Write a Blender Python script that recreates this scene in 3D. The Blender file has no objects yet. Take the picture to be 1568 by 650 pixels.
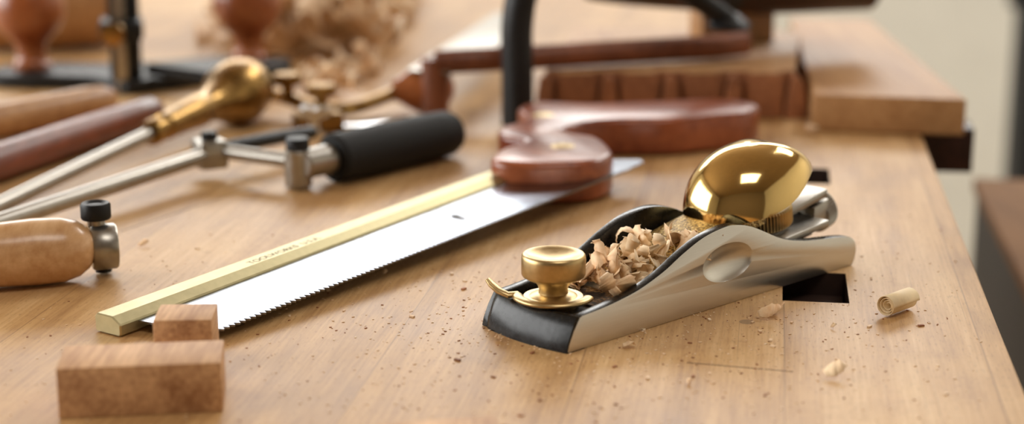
import bpy, bmesh, math, random
from mathutils import Vector, Matrix, noise
random.seed(7)
M=0.001
scene=bpy.context.scene
col=scene.collection

# ------------------------------------------------------------------ materials
def newmat(name):
    m=bpy.data.materials.new(name); m.use_nodes=True
    nt=m.node_tree; b=nt.nodes['Principled BSDF']
    return m,nt,b
def rgb(r,g,b):
    def f(c):
        c/=255
        return c/12.92 if c<=0.04045 else ((c+.055)/1.055)**2.4
    return (f(r),f(g),f(b),1)
def coords(nt,scale,rot=(0,0,0)):
    tc=nt.nodes.new('ShaderNodeTexCoord'); mp=nt.nodes.new('ShaderNodeMapping')
    mp.inputs['Scale'].default_value=scale; mp.inputs['Rotation'].default_value=rot
    nt.links.new(tc.outputs['Object'],mp.inputs['Vector']); return mp
def ramp(nt,stops):
    r=nt.nodes.new('ShaderNodeValToRGB'); cr=r.color_ramp
    while len(cr.elements)<len(stops): cr.elements.new(0.5)
    for e,(p,c) in zip(cr.elements,stops): e.position=p; e.color=c
    return r
def noise_n(nt,vec,scale=1,detail=4,rough=.5):
    n=nt.nodes.new('ShaderNodeTexNoise'); n.inputs['Scale'].default_value=scale
    n.inputs['Detail'].default_value=detail; n.inputs['Roughness'].default_value=rough
    nt.links.new(vec.outputs['Vector'],n.inputs['Vector']); return n
def bump(nt,b,src,strength,dist=.0002):
    bp=nt.nodes.new('ShaderNodeBump'); bp.inputs['Strength'].default_value=strength
    bp.inputs['Distance'].default_value=dist
    nt.links.new(src,bp.inputs['Height']); nt.links.new(bp.outputs['Normal'],b.inputs['Normal'])
def plain(name,c,rough=.5,metal=0,nscale=300,var=.12,bs=.1,stretch=(1,1,1),rvar=.1,spec=.5):
    m,nt,b=newmat(name)
    mp=coords(nt,stretch); n=noise_n(nt,mp,nscale,4)
    d=tuple(max(0,x*(1-var)) for x in c[:3])+(1,); l=tuple(min(1,x*(1+var)) for x in c[:3])+(1,)
    r=ramp(nt,[(.3,d),(.7,l)])
    nt.links.new(n.outputs['Fac'],r.inputs['Fac']); nt.links.new(r.outputs['Color'],b.inputs['Base Color'])
    mr=nt.nodes.new('ShaderNodeMapRange'); mr.inputs['To Min'].default_value=max(0.02,rough-rvar); mr.inputs['To Max'].default_value=rough+rvar
    nt.links.new(n.outputs['Fac'],mr.inputs['Value']); nt.links.new(mr.outputs['Result'],b.inputs['Roughness'])
    b.inputs['Metallic'].default_value=metal; b.inputs['Specular IOR Level'].default_value=spec
    if bs: bump(nt,b,n.outputs['Fac'],bs,.00005 if metal else .0002)
    return m
def wood(name,dark,light,rot=(0,0,0),fine=500,long=18,rough=.45,coat=0,rings=0.5,bs=.15):
    m,nt,b=newmat(name)
    mp=coords(nt,(fine,long,fine),rot); n=noise_n(nt,mp,1,5,.6)
    mp2=coords(nt,(fine*.12,long*.4,fine*.12),rot); n2=noise_n(nt,mp2,1,3,.5)
    mx=nt.nodes.new('ShaderNodeMix'); mx.data_type='FLOAT'; mx.inputs[0].default_value=rings
    nt.links.new(n.outputs['Fac'],mx.inputs[2]); nt.links.new(n2.outputs['Fac'],mx.inputs[3])
    r=ramp(nt,[(.36,dark),(.64,light)])
    nt.links.new(mx.outputs[0],r.inputs['Fac']); nt.links.new(r.outputs['Color'],b.inputs['Base Color'])
    b.inputs['Roughness'].default_value=rough; b.inputs['Coat Weight'].default_value=coat
    b.inputs['Coat Roughness'].default_value=.15
    bump(nt,b,n.outputs['Fac'],bs,.0001)
    return m

BR=math.radians(8.7)
def bench_mat():
    m,nt,b=newmat('beech_benchtop')
    L=nt.links.new
    tc=nt.nodes.new('ShaderNodeTexCoord')
    mp=nt.nodes.new('ShaderNodeMapping'); mp.inputs['Rotation'].default_value=(0,0,BR)
    L(tc.outputs['Object'],mp.inputs['Vector'])
    sx=nt.nodes.new('ShaderNodeSeparateXYZ'); L(mp.outputs['Vector'],sx.inputs[0])
    def math_(op,a,bv=None):
        n=nt.nodes.new('ShaderNodeMath'); n.operation=op
        if hasattr(a,'links') : L(a,n.inputs[0])
        else: n.inputs[0].default_value=a
        if bv is not None:
            if hasattr(bv,'links'): L(bv,n.inputs[1])
            else: n.inputs[1].default_value=bv
        return n.outputs[0]
    q=math_('DIVIDE',math_('SUBTRACT',sx.outputs['X'],0.0081),0.0666)
    fl=math_('FLOOR',q); fr=math_('FRACT',q)
    wn=nt.nodes.new('ShaderNodeTexWhiteNoise'); wn.noise_dimensions='1D'; L(fl,wn.inputs['W'])
    sh=math_('MULTIPLY',wn.outputs['Value'],3.0)
    cb=nt.nodes.new('ShaderNodeCombineXYZ')
    L(sx.outputs['X'],cb.inputs['X']); L(math_('ADD',sx.outputs['Y'],sh),cb.inputs['Y']); L(sx.outputs['Z'],cb.inputs['Z'])
    def nz(sc,detail,rough=.55,dist=0):
        mm=nt.nodes.new('ShaderNodeMapping'); mm.inputs['Scale'].default_value=sc; L(cb.outputs[0],mm.inputs['Vector'])
        n=nt.nodes.new('ShaderNodeTexNoise'); n.inputs['Scale'].default_value=1; n.inputs['Detail'].default_value=detail
        n.inputs['Roughness'].default_value=rough; n.inputs['Distortion'].default_value=dist
        L(mm.outputs[0],n.inputs['Vector']); return n.outputs['Fac']
    broad=nz((60,4,60),4,.55,.8); fine=nz((800,26,800),4,.6); fleck=nz((1300,240,900),2,.5); patch=nz((13,9,13),4,.6)
    scr=nz((2600,9,900),1,.4); blot=nz((26,30,26),5,.65)
    a=math_('MULTIPLY',broad,.34); c=math_('MULTIPLY',fine,.26); d=math_('MULTIPLY',patch,.40)
    e=math_('MULTIPLY',math_('SUBTRACT',wn.outputs['Value'],.5),.06)
    s=math_('ADD',math_('ADD',a,c),math_('ADD',d,e)); 
    r=ramp(nt,[(.36,rgb(158,116,70)),(.5,rgb(196,154,102)),(.63,rgb(220,184,134))])
    L(s,r.inputs['Fac'])
    fk=nt.nodes.new('ShaderNodeMapRange'); fk.inputs['From Min'].default_value=.58; fk.inputs['From Max'].default_value=.70
    fk.inputs['To Min'].default_value=0; fk.inputs['To Max'].default_value=.40; L(fleck,fk.inputs['Value'])
    mx=nt.nodes.new('ShaderNodeMix'); mx.data_type='RGBA'; L(fk.outputs[0],mx.inputs[0]); L(r.outputs['Color'],mx.inputs[6]); mx.inputs[7].default_value=rgb(134,92,54)
    bk=nt.nodes.new('ShaderNodeMapRange'); bk.inputs['From Min'].default_value=.56; bk.inputs['From Max'].default_value=.74
    bk.inputs['To Max'].default_value=.34; L(blot,bk.inputs['Value'])
    mxb=nt.nodes.new('ShaderNodeMix'); mxb.data_type='RGBA'; L(bk.outputs[0],mxb.inputs[0]); L(mx.outputs[2],mxb.inputs[6]); mxb.inputs[7].default_value=rgb(144,102,62)
    sk=nt.nodes.new('ShaderNodeMapRange'); sk.inputs['From Min'].default_value=.70; sk.inputs['From Max'].default_value=.76
    sk.inputs['To Max'].default_value=.45; L(scr,sk.inputs['Value'])
    mxs=nt.nodes.new('ShaderNodeMix'); mxs.data_type='RGBA'; L(sk.outputs[0],mxs.inputs[0]); L(mxb.outputs[2],mxs.inputs[6]); mxs.inputs[7].default_value=rgb(112,74,42)
    ed=math_('MINIMUM',fr,math_('SUBTRACT',1.0,fr)); seam=math_('LESS_THAN',ed,.004)
    mx2=nt.nodes.new('ShaderNodeMix'); mx2.data_type='RGBA'; L(math_('MULTIPLY',seam,.42),mx2.inputs[0]); L(mxs.outputs[2],mx2.inputs[6]); mx2.inputs[7].default_value=rgb(106,70,38)
    vo=nt.nodes.new('ShaderNodeTexVoronoi'); vo.inputs['Scale'].default_value=16; L(tc.outputs['Object'],vo.inputs['Vector'])
    st=math_('LESS_THAN',vo.outputs['Distance'],.045)
    mx3=nt.nodes.new('ShaderNodeMix'); mx3.data_type='RGBA'; L(math_('MULTIPLY',st,.5),mx3.inputs[0]); L(mx2.outputs[2],mx3.inputs[6]); mx3.inputs[7].default_value=rgb(80,60,42)
    L(mx3.outputs[2],b.inputs['Base Color'])
    rr=nt.nodes.new('ShaderNodeMapRange'); rr.inputs['To Min'].default_value=.36; rr.inputs['To Max'].default_value=.6; L(patch,rr.inputs['Value']); L(rr.outputs[0],b.inputs['Roughness'])
    bump(nt,b,math_('ADD',fine,math_('MULTIPLY',seam,-1.0)),.25,.00018)
    return m
def grit_mat():
    m,nt,b=newmat('sawdust_dusted_brass')
    mp=coords(nt,(1,1,1)); n=noise_n(nt,mp,1200,3,.6)
    r=ramp(nt,[(.38,rgb(74,52,20)),(.5,rgb(176,140,70)),(.66,rgb(240,216,150))])
    nt.links.new(n.outputs['Fac'],r.inputs['Fac']); nt.links.new(r.outputs['Color'],b.inputs['Base Color'])
    b.inputs['Metallic'].default_value=.5; b.inputs['Roughness'].default_value=.42
    bump(nt,b,n.outputs['Fac'],.9,.0006); return m
def dusty_black():
    m,nt,b=newmat('dusty_black_enamel')
    mp=coords(nt,(1,1,1)); n=noise_n(nt,mp,900,4,.7); n2=noise_n(nt,mp,90,2,.5)
    mu=nt.nodes.new('ShaderNodeMath'); mu.operation='MULTIPLY'; nt.links.new(n.outputs['Fac'],mu.inputs[0]); nt.links.new(n2.outputs['Fac'],mu.inputs[1])
    r=ramp(nt,[(.22,rgb(20,20,20)),(.29,rgb(130,96,56)),(.40,rgb(200,160,106))])
    nt.links.new(mu.outputs[0],r.inputs['Fac']); nt.links.new(r.outputs['Color'],b.inputs['Base Color'])
    b.inputs['Roughness'].default_value=.5; bump(nt,b,n.outputs['Fac'],.5,.0003); return m

BENCH=bench_mat(); GRIT=grit_mat(); DUSTB=dusty_black()
BLACK=plain('black_enamel',rgb(8,9,11),.26,0,500,.2,.1,spec=.35)
BLACKR=plain('black_rubber',rgb(24,24,24),.65,0,900,.2,.4,spec=.3)
IRONB=plain('black_iron',rgb(22,23,25),.45,.0,250,.3,.15,spec=.35)
NICKEL=plain('brushed_steel',rgb(212,208,200),.33,1,1,.03,.05,(60,600,1800),.02)
STEEL=plain('polished_steel',rgb(205,205,205),.2,1,200,.05,.03)
BLADE=plain('blade_steel',rgb(142,148,160),.19,1,1,.09,.02,(60,9,60),.07)
SATIN=plain('satin_steel',rgb(165,160,152),.35,1,300,.08,.05)
BRASSP=plain('polished_brass',rgb(230,196,128),.10,1,60,.05,.0,(1,1,1),.03)
BRASS=plain('brushed_brass',rgb(198,172,124),.36,1,400,.1,.2)
BRASSL=plain('pale_brass_bar',rgb(186,176,138),.45,1,300,.08,.06)
BRASSD=plain('aged_brass',rgb(158,124,72),.3,1,120,.3,.12)
WCHERRY=wood('cherry_handle',rgb(116,52,28),rgb(172,96,58),(0,0,.7),260,14,.30,.2)
WBLOCK=wood('cherry_block',rgb(160,114,76),rgb(222,178,132),(0,math.radians(90),0),600,50,.6)
WLIGHT=wood('maple_handle',rgb(196,148,100),rgb(230,190,144),(0,0,-1.2),260,14,.3,.25)
WTAN=wood('beech_handle',rgb(160,112,68),rgb(210,162,108),(0,0,.3),300,14,.4,.1)
WRED=wood('rosewood_handle',rgb(84,36,20),rgb(136,68,42),(0,0,-.35),300,14,.4,.15)
WKNOB=wood('cherry_knob',rgb(124,62,28),rgb(176,102,54),(math.radians(90),0,0),200,20,.3,.3)
WDARK=wood('walnut_dark',rgb(36,17,12),rgb(70,36,25),(0,0,1.4),200,12,.4,.1)
WBROWN=wood('brown_wood',rgb(100,52,30),rgb(146,84,52),(0,0,1.4),200,12,.45,.1)
WPAN=wood('pine_panel',rgb(156,110,66),rgb(192,148,100),(0,0,1.45),300,10,.5)
WEDGE=wood('end_grain',rgb(120,72,42),rgb(172,112,72),(0,0,0),200,200,.7)
WSHAV=wood('shaving_wood',rgb(232,188,142),rgb(254,230,192),(0,0,0),300,60,.6,0,.5,.05)
WSHAVB=wood('pale_shaving_wood',rgb(214,174,128),rgb(248,226,196),(0,0,0),100,60,.6,0,.5,.05)
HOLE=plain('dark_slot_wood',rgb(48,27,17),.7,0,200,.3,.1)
WALL=plain('plaster_wall',rgb(226,222,210),.8,0,8,.04,.02)
WALLD=plain('painted_brown_wall',rgb(110,96,80),.8,0,8,.1,.02)
CEIL=plain('timber_ceiling',rgb(140,118,92),.8,0,8,.1,.02)
FLOORM=wood('floor_boards',rgb(170,160,144),rgb(205,196,180),(0,0,0),30,2,.5)
WHITE=plain('white_paint',rgb(235,235,230),.5,0,10,.03,.0)
DKMETAL=plain('dark_painted_metal',rgb(34,36,38),.5,0,60,.2,.0)
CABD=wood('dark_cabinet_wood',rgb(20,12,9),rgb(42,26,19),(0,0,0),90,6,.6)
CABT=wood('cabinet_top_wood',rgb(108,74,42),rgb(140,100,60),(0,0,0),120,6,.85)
PENCIL=plain('dark_scratch',rgb(84,56,32),.8,0,300,.2,.0)
PALE=plain('pale_birch',rgb(236,212,170),.6,0,300,.08,.1)

# ------------------------------------------------------------------ geometry helpers
def mark_sharp(bm,ang):
    a=math.radians(ang)
    for f in bm.faces: f.smooth=True
    for e in bm.edges:
        if len(e.link_faces)==2:
            try: e.smooth = e.calc_face_angle()<a
            except Exception: pass
def finish(bm,name,mats,parent=None,ang=35,mw=None):
    bmesh.ops.recalc_face_normals(bm,faces=bm.faces)
    mark_sharp(bm,ang)
    me=bpy.data.meshes.new(name); bm.to_mesh(me); bm.free()
    for m in (mats if isinstance(mats,(list,tuple)) else [mats]): me.materials.append(m)
    ob=bpy.data.objects.new(name,me); col.objects.link(ob)
    if parent: ob.parent=parent
    return ob
def empty(name,loc=(0,0,0),rz=0):
    e=bpy.data.objects.new(name,None); e.empty_display_size=.02; col.objects.link(e)
    e.location=[c*M for c in loc]; e.rotation_euler=(0,0,rz); return e
def catmull(p,n=6,closed=False):
    out=[];L=len(p); rng=range(L if closed else L-1)
    for i in rng:
        g=(lambda k:Vector(p[k%L])) if closed else (lambda k:Vector(p[min(max(k,0),L-1)]))
        p0,p1,p2,p3=g(i-1),g(i),g(i+1),g(i+2)
        for j in range(n):
            t=j/n
            out.append(.5*((2*p1)+(p2-p0)*t+(2*p0-5*p1+4*p2-p3)*t*t+(3*p1-p0-3*p2+p3)*t**3))
    if not closed: out.append(Vector(p[-1]))
    return out
def sharp_bevel(bm,w,seg=3,ang=40):
    if w<=0: return
    es=[e for e in bm.edges if len(e.link_faces)==2 and e.calc_face_angle(0)>math.radians(ang)]
    bmesh.ops.bevel(bm,geom=es,offset=w*M,segments=seg,affect='EDGES',profile=.5,clamp_overlap=True)
def prism(name,pts,a,b,mats,parent=None,bev=0,seg=3,fn=None,ang=35):
    fn=fn or (lambda u,v,w:(u,v,w))
    bm=bmesh.new()
    lo=[bm.verts.new(Vector(fn(p[0],p[1],a))*M) for p in pts]
    hi=[bm.verts.new(Vector(fn(p[0],p[1],b))*M) for p in pts]
    n=len(pts)
    bm.faces.new(lo); bm.faces.new(hi)
    for i in range(n): bm.faces.new((lo[i],lo[(i+1)%n],hi[(i+1)%n],hi[i]))
    bmesh.ops.recalc_face_normals(bm,faces=bm.faces)
    sharp_bevel(bm,bev,seg)
    return finish(bm,name,mats,parent,ang)
def box(name,c,s,mats,parent=None,rz=0,bev=.5,ry=0):
    bm=bmesh.new(); bmesh.ops.create_cube(bm,size=1)
    R=Matrix.Rotation(rz,4,'Z')@Matrix.Rotation(ry,4,'Y')
    bmesh.ops.transform(bm,matrix=Matrix.Translation(Vector(c)*M)@R@Matrix.Diagonal((s[0]*M,s[1]*M,s[2]*M,1)),verts=bm.verts)
    sharp_bevel(bm,bev,2)
    return finish(bm,name,mats,parent)
def rings(bm,ringlist,cap=True,closed_ring=True):
    R=[[bm.verts.new(v*M) for v in r] for r in ringlist]; n=len(R[0])
    for a,b in zip(R,R[1:]):
        for i in range(n if closed_ring else n-1):
            bm.faces.new((a[i],a[(i+1)%n],b[(i+1)%n],b[i]))
    if cap: bm.faces.new(R[0]); bm.faces.new(R[-1][::-1])
    return R
def sweep(name,pts,rad,mats,parent=None,seg=24,flat=1.0,up=None,ang=40):
    pts=[Vector(p) for p in pts]; n=len(pts)
    if not isinstance(rad,(list,tuple)): rad=[rad]*n
    bm=bmesh.new(); rl=[]; prev=None
    for i,p in enumerate(pts):
        t=(pts[min(i+1,n-1)]-pts[max(i-1,0)]).normalized()
        if prev is None:
            u=Vector(up) if up else (Vector((0,0,1)) if abs(t.z)<.9 else Vector((1,0,0)))
        else: u=prev
        u=(u-t*u.dot(t)).normalized(); prev=u; v=t.cross(u)
        rr=max(rad[min(i,len(rad)-1)],.01)
        rl.append([p+(u*math.sin(a)*flat+v*math.cos(a))*rr for a in [2*math.pi*k/seg for k in range(seg)]])
    rings(bm,rl); return finish(bm,name,mats,parent,ang)
def lathe(name,A,D,prof,mats,parent=None,seg=48,knurl=None,ang=40):
    A=Vector(A); D=Vector(D).normalized()
    u=Vector((0,0,1)) if abs(D.z)<.9 else Vector((1,0,0))
    u=(u-D*u.dot(D)).normalized(); v=D.cross(u)
    if knurl: seg=knurl[2]*2
    bm=bmesh.new(); rl=[]
    for d,r in prof:
        r=max(r,.01); ring=[]
        for k in range(seg):
            a=2*math.pi*k/seg; rr=r
            if knurl and knurl[0]-1e-6<=d<=knurl[1]+1e-6 and k%2: rr=r-knurl[3]
            ring.append(A+D*d+(u*math.sin(a)+v*math.cos(a))*rr)
        rl.append(ring)
    rings(bm,rl); return finish(bm,name,mats,parent,ang)
def boolean_cut(ob,cutter):
    md=ob.modifiers.new('b','BOOLEAN'); md.operation='DIFFERENCE'; md.object=cutter; md.solver='EXACT'
    bpy.context.view_layer.update()
    dg=bpy.context.evaluated_depsgraph_get()
    me=bpy.data.meshes.new_from_object(ob.evaluated_get(dg))
    ob.modifiers.clear(); old=ob.data; ob.data=me; bpy.data.meshes.remove(old)
    bpy.data.objects.remove(cutter)
    bm=bmesh.new(); bm.from_mesh(me); mark_sharp(bm,35); bm.to_mesh(me); bm.free()

def add_ribbon(bm,c,R,r0,turns,w,L,crump=.6,seg=14,mi=0):
    prev=None; ph=random.random()*6
    for i in range(seg+1):
        t=i/seg; a=t*turns*2*math.pi
        r=r0*(.45+.75*t)
        p=Vector((r*math.cos(a),0,r*math.sin(a)))+Vector((L*t,0,0))
        ww=w*(.55+.45*math.sin(math.pi*min(1,t*1.1+.05)))*(1+.3*random.uniform(-1,1)*crump)
        wob=Vector((random.uniform(-1,1),random.uniform(-1,1),random.uniform(-1,1)))*crump*.35
        tw=.35*math.sin(3*t+ph)
        e=Vector((math.sin(tw)*.5,math.cos(tw),math.sin(tw)))
        q1=(Vector(c)+R@(p-e*ww/2+wob)); q2=(Vector(c)+R@(p+e*ww/2+wob))
        q1.z=max(q1.z,.15); q2.z=max(q2.z,.15)
        a1=bm.verts.new(q1*M); b1=bm.verts.new(q2*M)
        if prev:
            f=bm.faces.new((prev[0],prev[1],b1,a1)); f.smooth=True; f.material_index=mi
        prev=(a1,b1)
def randrot(tilt=1.0):
    return (Matrix.Rotation(random.uniform(0,6.28),3,'Z')@Matrix.Rotation(random.uniform(-tilt,tilt),3,'X')@Matrix.Rotation(random.uniform(-tilt,tilt),3,'Y'))
def bm_obj(bm,name,mats,parent=None,thick=0):
    me=bpy.data.meshes.new(name); bm.to_mesh(me); bm.free()
    for m in mats: me.materials.append(m)
    ob=bpy.data.objects.new(name,me); col.objects.link(ob)
    if parent: ob.parent=parent
    if thick:
        md=ob.modifiers.new('s','SOLIDIFY'); md.thickness=thick*M; md.offset=1
    return ob

# ------------------------------------------------------------------ WORKBENCH
wb=empty('workbench')
top=prism('benchtop',[(39,-300),(226.7,932),(200,936),(215,1700),(-750,1700),(-950,-300)],-80,0,BENCH,wb,bev=1.5,seg=2)
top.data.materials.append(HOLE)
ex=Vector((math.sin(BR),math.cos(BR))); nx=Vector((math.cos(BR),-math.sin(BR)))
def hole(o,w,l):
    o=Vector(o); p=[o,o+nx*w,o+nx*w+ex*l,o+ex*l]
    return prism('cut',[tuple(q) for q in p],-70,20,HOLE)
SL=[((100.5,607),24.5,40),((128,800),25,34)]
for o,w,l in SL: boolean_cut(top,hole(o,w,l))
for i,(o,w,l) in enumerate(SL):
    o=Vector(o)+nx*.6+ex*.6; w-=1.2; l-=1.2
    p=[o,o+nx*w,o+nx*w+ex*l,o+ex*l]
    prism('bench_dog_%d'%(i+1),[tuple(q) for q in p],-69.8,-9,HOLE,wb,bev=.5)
for i,(x,y) in enumerate([(-700,-200),(-60,-200),(-650,1600),(130,1600)]):
    box('leg_%d'%(i+1),(x,y,-490),(90,90,820),CABT,wb,bev=3)
box('pencil_line',(75,532.5,.02),(35,.5,.08),PENCIL,wb,rz=math.atan2(-9,34.4),bev=0)
box('surface_crack',(-146,748,.02),(92,.5,.08),PENCIL,wb,rz=math.atan2(81,44),bev=0)

# ------------------------------------------------------------------ BLOCK PLANE
ang=math.atan2(.6816,.7315)
bp=empty('block_plane',(18.5,545.6,0),ang)
W=43
prof=[(6,12),(16,12.6),(26,13.8),(36,15.7),(48,19.6),(58,24.2),(69,28.2),(80,29.9),(88,29.5),(96,27.4),(104,24),(112,20.4),(120,17.8),(130,15.8),(142,14.4),(152,13.2),(158,12),(161.4,9.6),(162.4,6),(161.6,2)]
curve=[tuple(v) for v in catmull(prof,5)]
outline=[(0,0),(.8,3),(3,7.5)]+curve+[(160,0)]
def side(name,y0,y1,cut=None):
    ob=prism(name,outline,y0,y1,[NICKEL,BLACK],bp,bev=.45,seg=2,fn=lambda u,v,w:(u,w,v))
    if cut:
        bm=bmesh.new(); bmesh.ops.create_uvsphere(bm,u_segments=48,v_segments=32,radius=1)
        bmesh.ops.transform(bm,matrix=Matrix.Translation(Vector((83,-3.6,16.2))*M)@Matrix.Diagonal((16.6*M,6.9*M,8.5*M,1)),verts=bm.verts)
        c=finish(bm,'cut',NICKEL,bp); boolean_cut(ob,c)
    out=-1 if y0<5 else 1
    for p in ob.data.polygons:
        n=p.normal
        outer = n.y*out>.9
        dim = abs(p.center.x-.083)<.0155 and abs(p.center.z-.0162)<.0082 and n.y*out>-.1
        p.material_index = 0 if (outer or dim) else 1
    return ob
side('side_near',0,4.2,True); side('side_far',W-4.2,W)
box('sole',(98,W/2,2.6),(124,W-8,5.2),BLACK,bp,bev=.4)
bm=bmesh.new(); R_=[]; ys=[0.05+ (W-.1)*k/40 for k in range(41)]
for y in ys:
    d=abs(y-W/2)/(W/2)
    xf=-2.6*(1-d*d)
    for cy in (W-.05,):
        e=max(0,5.5-(cy-y)); xf+=5.5-math.sqrt(max(0,5.5**2-e**2))
    R_.append([Vector((xf,y,0)),Vector((xf+.4,y,3.5)),Vector((xf+2.6,y,8.5)),Vector((xf+4.4,y,11.6)),Vector((xf+5.2,y,12.1)),Vector((xf+7.0,y,11.9)),Vector((xf+7.8,y,10.8)),Vector((xf+8.6,y,6)),Vector((xf+8.6,y,0))])
rings(bm,R_); finish(bm,'toe_front',BLACK,bp,ang=50)
box('toe_deck',(22,W/2,4.6),(34,W-8,9.2),DUSTB,bp,bev=.6)
box('mouth_plate',(30,W/2,9.5),(16,W-10,1.6),DUSTB,bp,bev=.4)
lathe('front_knob',(14,21,9),(0,0,1),[(0,0),(0,8.2),(3.2,8.6),(4.2,8.4),(4.8,7.2),(5.2,5.2),(6.6,5.0),(8.2,5.6),(9.6,6.8),(10.6,7.2),(11.0,10.0),(11.5,10.9),(12.2,11.25),(17.6,11.25),(18.8,11.1),(19.4,10.6),(19.5,10.0),(18.9,8.6),(18.1,6),(17.5,3),(17.3,0)],BRASS,bp,seg=72,ang=50)
lathe('knob_washer',(14,21,11.6),(0,0,1),[(0,0),(0,10.6),(.9,10.8),(1.5,10.4),(1.6,0)],BRASS,bp,seg=64)
arc=[Vector((14+12.6*math.cos(a),21+12.6*math.sin(a),13.2)) for a in [math.radians(d) for d in range(-60,-236,-8)]]
arc=arc+[Vector((1.6,31,13.6)),Vector((.6,34.5,14.6)),Vector((0,37.5,16.4)),Vector((-.4,39.2,18))]
sweep('mouth_lever',arc,[2.0]*(len(arc)-1)+[1.4],BRASS,bp,flat=.55,seg=16,up=(0,0,1))
def slope_box(name,x0,z0,x1,z1,hw,t,mat,bev=.4,taper=1.0,cy=W/2):
    bm=bmesh.new(); vs=[]
    for x,z,h in((x0,z0,hw),(x1,z1,hw*taper)):
        vs+= [Vector((x,cy-h,z)),Vector((x,cy+h,z)),Vector((x,cy+h,z+t)),Vector((x,cy-h,z+t))]
    V=[bm.verts.new(v*M) for v in vs]
    for f in((0,1,2,3),(4,5,6,7),(0,1,5,4),(1,2,6,5),(2,3,7,6),(3,0,4,7)): bm.faces.new([V[i] for i in f])
    bmesh.ops.recalc_face_normals(bm,faces=bm.faces); sharp_bevel(bm,bev,2)
    return finish(bm,name,mat,bp)
slope_box('iron',36,6.5,150,17,16.8,2.6,SATIN)
slope_box('depth_bar',126,19.5,160,25.8,8.2,3.4,SATIN,.7)
slope_box('bed_post',118,8,150,12,9,6,BLACK)
slope_box('bar_block',150,13.5,161,15.5,9.5,9.5,SATIN,.6,.85)
bm=bmesh.new(); rl=[]
for k in range(17):
    t=k/16; x=46+t*68; zt=12.5+ t*17.0+2.4*math.sin(math.pi*t); hw=15.8-.6*math.sin(math.pi*t)-2.2*t*t
    ring=[]
    for j in range(17):
        a=math.pi*j/16; ring.append(Vector((x,W/2-hw*math.cos(a)*(1),zt-3.6+3.6*abs(math.sin(a))**.6)))
    ring+= [Vector((x,W/2+hw,zt-5.5)),Vector((x,W/2-hw,zt-5.5))]
    rl.append(ring)
rings(bm,rl); finish(bm,'lever_cap_ramp',GRIT,bp,ang=50)
bm=bmesh.new(); nu,nv=72,24; outer=[];inner=[]
cx,cy,cz=120.5,21.5,31.5
def dome(phi,t,s):
    a=29*s; b=21.8*s; h=20.8*s
    cp,sp=math.cos(phi),math.sin(phi)
    r=math.cos(t*math.pi/2)**.92; z=math.sin(t*math.pi/2)
    x=a*r*cp; y=b*r*sp*(1-.10*cp*(1 if cp>0 else .5))
    rim=.13*x
    arch=7.0*math.exp(-((abs(math.atan2(sp,cp))-.95)/.5)**2)
    front=-2.6*max(0,-cp)
    zz=rim+(arch+front)*(1-t)**1.5+h*z*(1-.10*cp*r)
    return Vector((cx+x-1.5*z,cy+y,cz+zz))
for s,store in((1,outer),(.92,inner)):
    for i in range(nv+1):
        t=i/nv
        store.append([dome(2*math.pi*k/nu,t*.999,s)-Vector((0,0,.2 if (i==0 and s<1) else 0)) for k in range(nu)])
rings(bm,inner[::-1]+outer,cap=True)
finish(bm,'lever_cap_dome',BRASSP,bp,ang=50)
D=Vector((-.14,0,1)).normalized()
lathe('cap_wheel',(127,21.5,18.5),D,[(0,0),(0,12),(.8,13),(1.4,13.4),(7.2,13.4),(8,12.6),(8.3,0)],BRASS,bp,knurl=(1.4,7.2,60,.5),ang=25)
lathe('wheel_screw',(127,21.5,6),D,[(0,3),(24,3)],SATIN,bp)
D2=Vector((1,0,.30)).normalized()
lathe('adjuster_stem',(150,21.5,16),D2,[(0,4.6),(7,4.6),(7,6.4),(9,6.4),(9,4),(14,4)],IRONB,bp)
lathe('adjuster_knob',(160,21.5,17.5),D2,[(0,0),(0,8.2),(.7,9.0),(6.3,9.0),(7,8.4),(7.1,6),(7.8,5.6),(7.8,0)],SATIN,bp,knurl=(.7,6.3,48,.45),ang=25)
bm=bmesh.new()
for i in range(74):
    x=random.uniform(30,82); y=random.uniform(7,35)
    base=10.0+max(0,(x-46))*.27
    z=base+random.uniform(.3,1)*8.5*math.sin(math.pi*min(1,max(0,(x-26)/58)))*(.5+.5*math.sin(math.pi*(y-3)/37))
    add_ribbon(bm,(x,y,z),randrot(.7),random.uniform(3,7),random.uniform(.15,.4),random.uniform(4,10),random.uniform(4,10),.5,12)
bm_obj(bm,'throat_shavings',[WSHAV],bp,.12)

# ------------------------------------------------------------------ DOVETAIL SAW
d=Vector((.567,.824)); sw=empty('dovetail_saw',(-146,570,0),math.atan2(d.y,d.x))
SLP=.0276
def zs(s): return 3.6+SLP*s
def F(s,p,w): return (s,-p,w+zs(s))
bm=bmesh.new(); rl=[]
sec=[(0.6,-3.3),(0,-2.7),(0,2.4),(1.0,3.4),(8.6,3.4),(12.2,1.2),(12.6,.6),(12.6,-2.7),(12,-3.3)]
for s in [0,.6]+[10*k for k in range(1,27)]:
    k=0.6 if s==0 else 0
    rl.append([Vector(F(s,6.3+(p-6.3)*(1-k*.1),w*(1-k*.15))) for p,w in sec])
rings(bm,rl); finish(bm,'brass_back',BRASSL,sw,ang=20)
def blade():
    bm=bmesh.new(); pts=[(8,9),(12.5,42.5)]
    s=14
    while s<280:
        pt=42.3+3.5*(s-12.5)/262
        pts+=[(s,pt),(s+1.2,pt+2.3),(s+1.45,pt+2.3)]; s+=2.6
    pts+=[(300,46.5),(303,43),(288,18),(255,8)]
    lo=[bm.verts.new(Vector(F(a,b,-.4))*M) for a,b in pts]; hi=[bm.verts.new(Vector(F(a,b,.4))*M) for a,b in pts]
    n=len(pts); bm.faces.new(lo); bm.faces.new(hi[::-1])
    for i in range(n): bm.faces.new((lo[i],lo[(i+1)%n],hi[(i+1)%n],hi[i]))
    finish(bm,'blade',BLADE,sw,ang=20)
blade()
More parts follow.
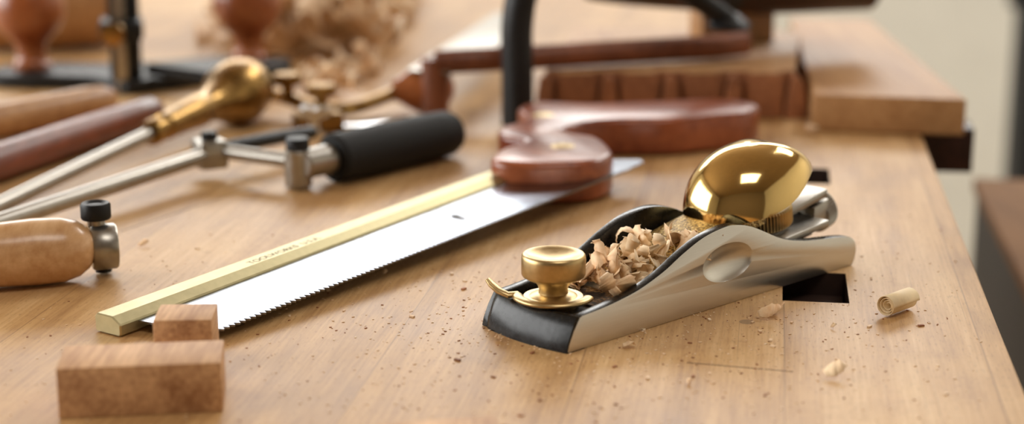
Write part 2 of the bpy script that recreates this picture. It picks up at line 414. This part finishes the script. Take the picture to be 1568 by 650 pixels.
hw=[(-9,744),(5,735),(34,739),(45,754),(45,774),(40,795),(29,804),(25,812),(33,827),(54,837),(78,838),(98,847),(121,860),(129,878),(118,893),(100,894),(74,888),(40,881),(14,886),(3,869),(6,838),(-6,818),(-5,800),(6,784),(-5,768)]
hl=[]
def sawloc(p):
    q=Vector(p)-Vector((-146,570)); return (q.dot(d), q.dot(Vector((-d.y,d.x))))
for p in hw: hl.append(sawloc((p[0]*1.0245,p[1]*1.0245)))
hl=[tuple(v) for v in catmull(hl,4,True)]
prism('handle',hl,.6,20,WCHERRY,sw,bev=3.2,seg=4,ang=50)
for i,p in enumerate([(24,790),(16,868)]):
    s_,t_=sawloc(p); lathe('saw_nut_%d'%(i+1),(s_,t_,19),(0,0,1),[(0,0),(0,6),(1.2,5.8),(1.5,5),(1.5,0)],BRASS,sw)
tx=bpy.data.curves.new('engraving','FONT'); tx.body='TOOLWORKS  U.S.A.'; tx.size=.0044; tx.extrude=.00002
to=bpy.data.objects.new('engraving',tx); col.objects.link(to); to.parent=sw
to.location=Vector((72,-7.3,zs(72)+3.42))*M; to.rotation_euler=(0,-SLP,0); tx.materials.append(PENCIL)

# ------------------------------------------------------------------ WOOD BLOCKS
def wblock(c,s,rz):
    return box('wood_block',(c[0],c[1],s[2]/2+.05),s,WBLOCK,None,rz,.35)
wblock((-114,499),(49,22,16),math.radians(7))
wblock((-108,539.5),(19,18,16.8),math.radians(3))
wblock((-19,446),(34,26,10),math.radians(12))

# ------------------------------------------------------------------ FRET SAW (rod frame, rubber handle)
fs=empty('fret_saw')
lathe('rubber_grip',(-86,797,12.4),Vector((54,63,0)),[(0,0),(0,10.5),(1.5,11.8),(30,12.2),(70,12),(80,11.6),(84,10),(86,6),(86.5,0)],BLACKR,fs)
lathe('ferrule',(-99,783,12.4),Vector((54,63,0)),[(0,0),(0,6),(1,7),(17,7.5),(18,7.5),(18,0)],SATIN,fs)
sweep('frame_rod',[(-250,624,7),(-213,689,9),(-149,806,12)],4.0,SATIN,fs)
sweep('link_rod',[(-146,814,13),(-101,790,12.5)],3.6,SATIN,fs)
box('corner_clamp',(-147,812,12),(14,16,14),SATIN,fs,rz=.5,bev=1.5)
lathe('corner_screw',(-147,812,18),(0,0,1),[(0,4),(4,4),(4.5,3.4),(4.5,0)],IRONB,fs)
lathe('ferrule_block',(-101,787,1),(0,0,1),[(0,0),(0,5.4),(1,6.4),(17,6.4),(18,5.4),(18,0)],SATIN,fs)
lathe('thumb_screw',(-101,787,15.5),(0,0,1),[(0,0),(0,3),(3,3),(3,5.6),(8.5,5.6),(9.2,5),(9.2,0)],IRONB,fs,knurl=(3,8.5,24,.4))
sweep('tension_rod',[(-147,812,13),(-118,850,12),(-104,872,10)],3.5,IRONB,fs)

# ------------------------------------------------------------------ steel shaft with brass knob handle
bh=empty('brass_handled_burnisher')
A=Vector((-227,736,5)); B=Vector((-152,949,19)); Dr=(B-A); Lr=Dr.length
lathe('steel_shaft',A-Dr*.25,Dr,[(0,0),(0,3.8),(Lr*.25+128,3.8),(Lr*.25+128,0)],SATIN,bh)
a0=A+Dr.normalized()*126
lathe('brass_handle',a0,Dr,[(0,0),(0,6),(2,6.8),(8,6.8),(9,5.6),(14,5.6),(15,7),(40,8.2),(50,9.2),(54,8.4),(60,8.8),(70,10.5),(78,14),(86,17.4),(96,18.6),(106,17),(113,12),(117,6),(118,0)],BRASSD,bh)

# ------------------------------------------------------------------ loose handles
hr=empty('wooden_tool_handle')
Dh=Vector((48,136,0))
lathe('grip',(-283,704,9.2),Dh,[(0,0),(0,8),(60,8.8),(160,9),(225,8.6),(244,8.3),(249,7),(252,4),(253,0)],WRED,hr)
hr=empty('wooden_tool_handle')
lathe('grip',(-330,829,9.5),Vector((48,71,0)),[(0,0),(0,7),(50,8.4),(110,9.4),(155,9.4),(168,8.6),(175,6),(177.5,3),(178,0)],WTAN,hr)

# ------------------------------------------------------------------ ROUTER PLANE
rp=empty('router_plane')
outl=[(-330,1066),(-305,1056),(-262,1052),(-236,1034),(-212,1052),(-180,1080),(-152,1100),(-146,1122),(-160,1140),(-185,1142),(-225,1118),(-262,1108),(-305,1112),(-330,1098)]
prism('base',[tuple(v) for v in catmull(outl,4,True)],.3,9,IRONB,rp,bev=1.5)
for i,(x,y) in enumerate([(-308,1086),(-174,1120)]):
    lathe('knob_%d'%(i+1),(x,y,9),(0,0,1),[(0,0),(0,12),(3,12.5),(5,10.5),(9,9.5),(16,10.5),(20,14),(25,19),(33,22.5),(42,22.8),(51,20),(58,14.5),(62,7),(63,0)],WKNOB,rp)
box('post',(-240,1052,42),(19,15,74),IRONB,rp,rz=.2,bev=2)
box('cutter_shank',(-240,1040,50),(7,7,100),SATIN,rp,rz=.2,bev=.5)
box('collar',(-240,1045,40),(26,28,12),IRONB,rp,rz=.2,bev=2)
lathe('collar_screw',(-240,1030,40),(0,-1,0),[(0,0),(0,3),(5,3),(5,7),(11,7),(12,0)],BRASSD,rp)
sweep('fence_rod',[(-225,1050,14),(-196,1038,12),(-176,1032,10)],4,IRONB,rp)

# ------------------------------------------------------------------ SPOKESHAVE
ss=empty('spokeshave')
sweep('body',[tuple(v) for v in catmull([(-150,978,12),(-132,966,12),(-112,950,9),(-92,944,9),(-74,962,12),(-66,972,14)],5)],5.5,BRASSD,ss,flat=.7)
lathe('handle_right',(-68,968,15),Vector((22,8,0)),[(0,0),(0,6),(3,7),(8,10.5),(15,14),(22,14.6),(29,12.5),(34,8),(36,3),(36.5,0)],WKNOB,ss)
for i,(x,y,z) in enumerate([(-106,938,8),(-108,915,0),(-128,962,10)]):
    lathe('thumbscrew_%d'%(i+1),(x,y,z),(0,0,1),[(0,0),(0,6),(3,6),(3,3.5),(9,3.5),(10,8),(15,8.4),(16,7.4),(16,0)],[BRASSD,STEEL,BRASSD][i],ss,knurl=(10,15,24,.5))
prism('blade',[(-100,936),(-60,952),(-50,938),(-72,920),(-92,918)],.8,4.2,STEEL,ss,bev=.4)
prism('brass_clamp',[(-122,926),(-98,934),(-92,922),(-116,912)],.8,11,BRASSD,ss,bev=1.5)

# ------------------------------------------------------------------ marking gauge (foreground left)
mg=empty('marking_gauge')
Dm=Vector((68,24,0))
lathe('handle',(-252,603.5,13),Dm,[(0,0),(0,9),(10,11),(28,12.2),(45,12),(60,12.3),(74,12.9),(84,12.6),(90,11),(94,8),(96,5),(96.5,0)],WLIGHT,mg,seg=64)
lathe('steel_head',(-164,637.5,12),Dm,[(0,0),(0,5),(1,5),(1,8.4),(1.8,9),(10,9),(10.8,8.4),(10.8,0)],SATIN,mg)
lathe('head_neck',(-161,640,20),(0,0,1),[(0,3.4),(4,3.4)],SATIN,mg)
lathe('thumb_screw',(-161,640,23),(0,0,1),[(0,0),(0,5.4),(.6,5.8),(5.6,5.8),(6.4,5.2),(6.6,4),(5.8,3.2),(5.8,0)],IRONB,mg,knurl=(.6,5.6,30,.35))
lathe('lower_screw',(-160,643,1.0),(0,0,1),[(0,0),(0,3.2),(6,3.2)],IRONB,mg)

# ------------------------------------------------------------------ HOLDFAST
hf=empty('holdfast')
sweep('shaft_and_arm',[tuple(v) for v in catmull([(3,943,.5),(3,943,30),(3,943,58),(8,944,80),(22,947,96),(52,955,98),(84,965,84),(110,975,64),(124,979,54)],5)],[10.5]*13+[10.5]*10+[9]*6+[8]*6+[7]*6,IRONB,hf,flat=.85)
lathe('pad',(125,979.5,49),(0,0,1),[(0,0),(0,12),(3,12.4),(6,9),(9,5),(9,0)],IRONB,hf)

# ------------------------------------------------------------------ boards behind
pn=empty('wooden_panel')
prism('board',[(166,925),(246,910),(259,1234),(203,1242)],.3,20.5,[WPAN],pn,bev=1)
prism('batten',[(226,933.5),(257,930),(261,956),(230,960)],-25,.2,[WDARK],pn,bev=1)
db=empty('dovetailed_board')
x0,x1=19,162; front=[]
wid=(x1-x0)/4
for i in range(4):
    a=x0+i*wid
    front+=[(a+wid*.32,968),(a+wid*.20,960),(a+wid*.80,960),(a+wid*.68,968)]
out=[(x0,968)]+front+[(x1,968),(191,1126),(42,1150)]
tb=prism('tail_board',out,.3,26.5,[WPAN,WEDGE],db,bev=.6)
for p in tb.data.polygons:
    if abs(p.normal.z)<.5: p.material_index=1
for i in range(5):
    a=x0+i*wid; w_=wid*.3
    q=[(-w_*.62,0),(w_*.62,0),(w_*.42,15),(w_*.3,22),(0,25),(-w_*.3,22),(-w_*.42,15)]
    prism('pin_%d'%(i+1),[(a+u_,v_) for u_,v_ in q],958,967.5,WEDGE,db,bev=.5,fn=lambda u,v,w:(u,w,v+.4))
hs=empty('hand_saw')
sweep('wooden_back',[tuple(v) for v in catmull([(-44,964,32),(-20,966,33),(25,976,34),(80,992,34.6),(118,1004,35),(140,1014,36)],6)],6.4,WBROWN,hs,flat=1.1)
prism('blade',[(-60,962),(-36,956),(0,1090),(6,1210),(-12,1212)],26.8,28,SATIN,hs,bev=.2)
lathe('handle_stub',(-44,964,.3),(0,0,1),[(0,0),(0,8),(34,8),(36,0)],WBROWN,hs)
tr=empty('leather_tool_roll')
sweep('roll',[tuple(v) for v in catmull([(45,1036,68),(74,1044,68),(120,1056,68),(170,1070,68),(205,1082,68),(226,1088,68)],6)],[9+ (13*min(1,i/16)) for i in range(31)],WDARK,tr,seg=32)
box('support_block',(140,1084,36.6),(50,20,20),WPAN,tr,rz=.3)
lathe('strap',(125,1057,68),Vector((60,18,0)),[(0,0),(0,22.8),(10,23),(10,0)],DKMETAL,tr)
ml=empty('wooden_mallet')
lathe('head',(-380,1215,32.2),Vector((60,14,0)),[(0,0),(0,28),(3,31),(50,32),(90,31),(93,28),(93,0)],WPAN,ml)
lathe('handle',(-333,1226,32),Vector((-14,60,0)),[(0,0),(0,11),(120,13),(220,14),(228,10),(229,0)],WLIGHT,ml)

# ------------------------------------------------------------------ SHAVINGS
def shav(name,items,mats,thick=.15):
    bm=bmesh.new()
    for (x,y,z,r,tu,w,L,tilt,rz) in items:
        R=Matrix.Rotation(rz,3,'Z')@Matrix.Rotation(tilt,3,'X')
        add_ribbon(bm,(x,y,z),R,r,tu,w,L,.45,14)
    return bm_obj(bm,name,mats,None,thick)
shav('wood_shaving',[(87,584,2.2,2.4,.3,5,10,.35,.1),(93,588,1.6,2,.25,4.5,7,-.3,.6)],[WSHAV])
shav('wood_shaving',[(100,522,1.6,2.6,.35,5.5,10,.2,.3)],[WSHAV])
shav('wood_shaving',[(37,552,1.0,1.4,.5,3,7,.1,.2)],[WSHAV])
shav('wood_shaving',[(56,515,.9,1.2,.6,1.6,3,.1,1.)],[WSHAV])
shav('wood_shaving',[(-6,562,1.0,1.6,.5,2.5,5,.1,-.9)],[WSHAV])
shav('wood_shaving',[(-155,681,1.0,1.6,.4,3,7,.1,.8)],[WSHAV])
shav('wood_shaving',[(163,915,3.0,3.5,.8,7,4,.3,.8)],[WSHAVB])
shav('wood_shaving',[(112,573,.7,1.2,.4,2,3,.1,.5)],[WSHAV])
shav('wood_shaving',[(-50,640,.8,1.2,.4,2,4,.1,1.5)],[WSHAV])
bm=bmesh.new(); add_ribbon(bm,(176,-24,zs(176)+1.6),Matrix.Rotation(-.6,3,'Z'),1.8,.3,4,8,.4,12)
bm_obj(bm,'blade_shaving',[WSHAV],sw,.15)
rs=empty('rolled_wood_shaving')
bm=bmesh.new(); Dd=Vector((14.5,14,0)).normalized(); u=Vector((0,0,1)); v=Dd.cross(u)
rl=[]
for i in range(91):
    a=i/90*2*math.pi*3.4; r=3.9*(1-.23*a/ (2*math.pi)) 
    c=Vector((134,586,4.15)); p=(u*math.sin(a)+v*math.cos(a))*r
    rl.append([c+p+Dd*(.6*a/6),c+p+Dd*(16-.5*a/6)])
for a_,b_ in zip(rl,rl[1:]):
    V=[bm.verts.new(q*M) for q in (a_[0],a_[1],b_[1],b_[0])]; bm.faces.new(V)
bmesh.ops.remove_doubles(bm,verts=bm.verts,dist=1e-6)
for f in bm.faces: f.smooth=True
bm_obj(bm,'roll',[PALE],rs,.25)
bm=bmesh.new()
def in_slot(x,y):
    for o,w_,l_ in SL:
        q=Vector((x,y))-Vector(o)
        if -1<q.dot(nx)<w_+1 and -1<q.dot(ex)<l_+1: return True
    return False
for i in range(2300):
    x=random.uniform(-170,190); y=random.uniform(440,900) 
    if random.random()<.55: x=random.gauss(30,60); y=random.gauss(565,50)
    if x>.1527*y+78 or in_slot(x,y): continue
    r=random.uniform(.12,.42)*(2.2 if random.random()<.04 else 1)
    R=Matrix.Rotation(random.uniform(0,6),4,'Z')
    bmesh.ops.create_cube(bm,size=1,matrix=Matrix.Translation(Vector((x,y,r*.35))*M)@R@Matrix.Diagonal((r*2.4*M,r*1.2*M,r*.6*M,1)))
for k,f in enumerate(bm.faces):
    f.material_index=1 if (k//6)%4==0 else 0
bm_obj(bm,'sawdust_crumbs',[WSHAVB,WEDGE])
bm=bmesh.new()
for i in range(420):
    x=random.uniform(-225,-85); y=random.uniform(1170,1560)
    if abs(y-1200)<80 and x<-200: continue
    hgt=50*max(0.1,math.sin(math.pi*(x+250)/190))*max(.1,math.sin(math.pi*(y-1100)/520))
    z=14+random.random()*hgt
    add_ribbon(bm,(x,y,z),randrot(.8),random.uniform(9,20),random.uniform(.3,.9),random.uniform(12,34),random.uniform(10,30),1.2,12,mi=random.choice([0,0,1]))
for i in range(26):
    x=random.uniform(-130,-88); y=random.uniform(1020,1150)
    add_ribbon(bm,(x,y,6),randrot(.4),random.uniform(5,11),random.uniform(.3,.8),random.uniform(8,16),random.uniform(6,14),1.0,12,mi=random.choice([0,1]))
bm_obj(bm,'wood_shavings_pile',[WSHAVB,WSHAV],None,.3)

# ------------------------------------------------------------------ side cabinet (other bench)
cb=empty('side_cabinet')
def P(o,w,l):
    o=Vector(o); return [tuple(o),tuple(o+nx*w),tuple(o+nx*w-ex*l),tuple(o-ex*l)]
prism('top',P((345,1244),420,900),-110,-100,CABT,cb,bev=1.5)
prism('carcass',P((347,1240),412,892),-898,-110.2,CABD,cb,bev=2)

# ------------------------------------------------------------------ ROOM
def room_box(name,c,s,mat): return box(name,[k*1000 for k in c],[k*1000 for k in s],mat,None,0,0)
room_box('floor',(0.2,.9,-.95),(5.6,6.0,.1),FLOORM)
room_box('ceiling',(0.2,.9,1.95),(5.6,6.0,.1),CEIL)
X0,X1,Y0,Y1=-2.5,2.9,-2.0,3.7
SILL=.93
room_box('wall_back',(0.2,Y1+.05,(-.9+SILL)/2),(5.4,.1,SILL+.9),WALL)
def wall_with(name,parts,mat=WALL):
    e=empty(name)
    for i,(c,s) in enumerate(parts): 
        o=room_box('section_%d'%i,c,s,mat); o.parent=e
    return e
wh=1.7-SILL; wc=(1.7+SILL)/2
wall_with('wall_back_upper',[((0.2,Y1+.05,1.80),(5.4,.1,.2)),((-2.05,Y1+.05,wc),(.9,.1,wh)),((2.15,Y1+.05,wc),(1.5,.1,wh))])
wall_with('wall_left',[((X0-.05,.85,-.4),(.1,5.7,1.0)),((X0-.05,.85,1.75),(.1,5.7,.3)),((X0-.05,-1.25,.85),(.1,1.5,1.5)),((X0-.05,3.15,.85),(.1,1.1,1.5))])
room_box('wall_right',(X1+.05,.85,.5),(.1,5.7,2.8),WALL)
room_box('wall_front',(0.2,Y0-.05,.5),(5.4,.1,2.8),WALLD)
w1=empty('window_1')
for i,(c,s) in enumerate([((-.1,Y1+.05,SILL+.02),(3.0,.12,.04)),((-.1,Y1+.05,1.68),(3.0,.12,.04)),((-1.58,Y1+.05,wc),(.04,.12,wh-.08)),((1.38,Y1+.05,wc),(.04,.12,wh-.08)),((-.75,Y1+.05,wc),(.05,.08,wh-.08)),((.45,Y1+.05,wc),(.05,.08,wh-.08))]):
    room_box('frame_%d'%i,c,s,WHITE).parent=w1
w2=empty('window_2')
for i,(c,s) in enumerate([((X0-.05,1.05,.12),(.12,3.1,.04)),((X0-.05,1.05,1.58),(.12,3.1,.04)),((X0-.05,.5,.85),(.08,.05,1.42)),((X0-.05,1.6,.85),(.08,.05,1.42))]):
    room_box('frame_%d'%i,c,s,WHITE).parent=w2
st=empty('metal_stand')
for i,(c,s) in enumerate([((.80,2.6,-.3),(.05,.05,1.16)),((.80,2.6,-.885),(.4,.4,.03)),((.86,2.6,-.12),(.2,.04,.05))]):
    room_box('part_%d'%i,c,s,DKMETAL).parent=st

def area(name,loc,size,energy,target,colr=(1,1,1)):
    l=bpy.data.lights.new(name,'AREA'); l.shape='RECTANGLE'; l.size,l.size_y=size; l.energy=energy; l.color=colr
    o=bpy.data.objects.new(name,l); col.objects.link(o); o.location=loc
    o.rotation_euler=(Vector(target)-Vector(loc)).to_track_quat('-Z','Y').to_euler(); return o
area('window_daylight_back',(-.1,Y1+.14,wc),(2.95,wh-.02),60,(-.1,0,wc),(1,.99,.96))
area('window_daylight_left',(X0-.14,1.05,.85),(3.05,1.4),84,(2,1.05,.85),(1,.99,.96))
area('ceiling_fill',(.6,-.3,1.85),(1.0,.7),14,(.6,-.3,0),(1,.95,.88))  # added weak overhead fill light, not a fitting of the room
area('ceiling_fill',(1.5,2.4,1.85),(.8,.8),34,(1.5,2.4,0),(1,.98,.94))  # second added fill, brightens the right back wall and floor
w=bpy.data.worlds.new('World'); scene.world=w; w.use_nodes=True
w.node_tree.nodes['Background'].inputs[0].default_value=(.95,.97,1,1); w.node_tree.nodes['Background'].inputs[1].default_value=1.0

# ------------------------------------------------------------------ CAMERA
cam=bpy.data.cameras.new('cam'); co=bpy.data.objects.new('camera',cam); col.objects.link(co)
co.location=(0,0,.187); co.rotation_euler=(math.radians(90-14.15),0,0)
cam.sensor_width=36; cam.lens=60; cam.clip_start=.01; cam.clip_end=50
cam.dof.use_dof=True; cam.dof.focus_distance=.615; cam.dof.aperture_fstop=5.8
scene.camera=co
scene.view_settings.view_transform='Standard'
scene.view_settings.look='None'
scene.view_settings.exposure=0.0
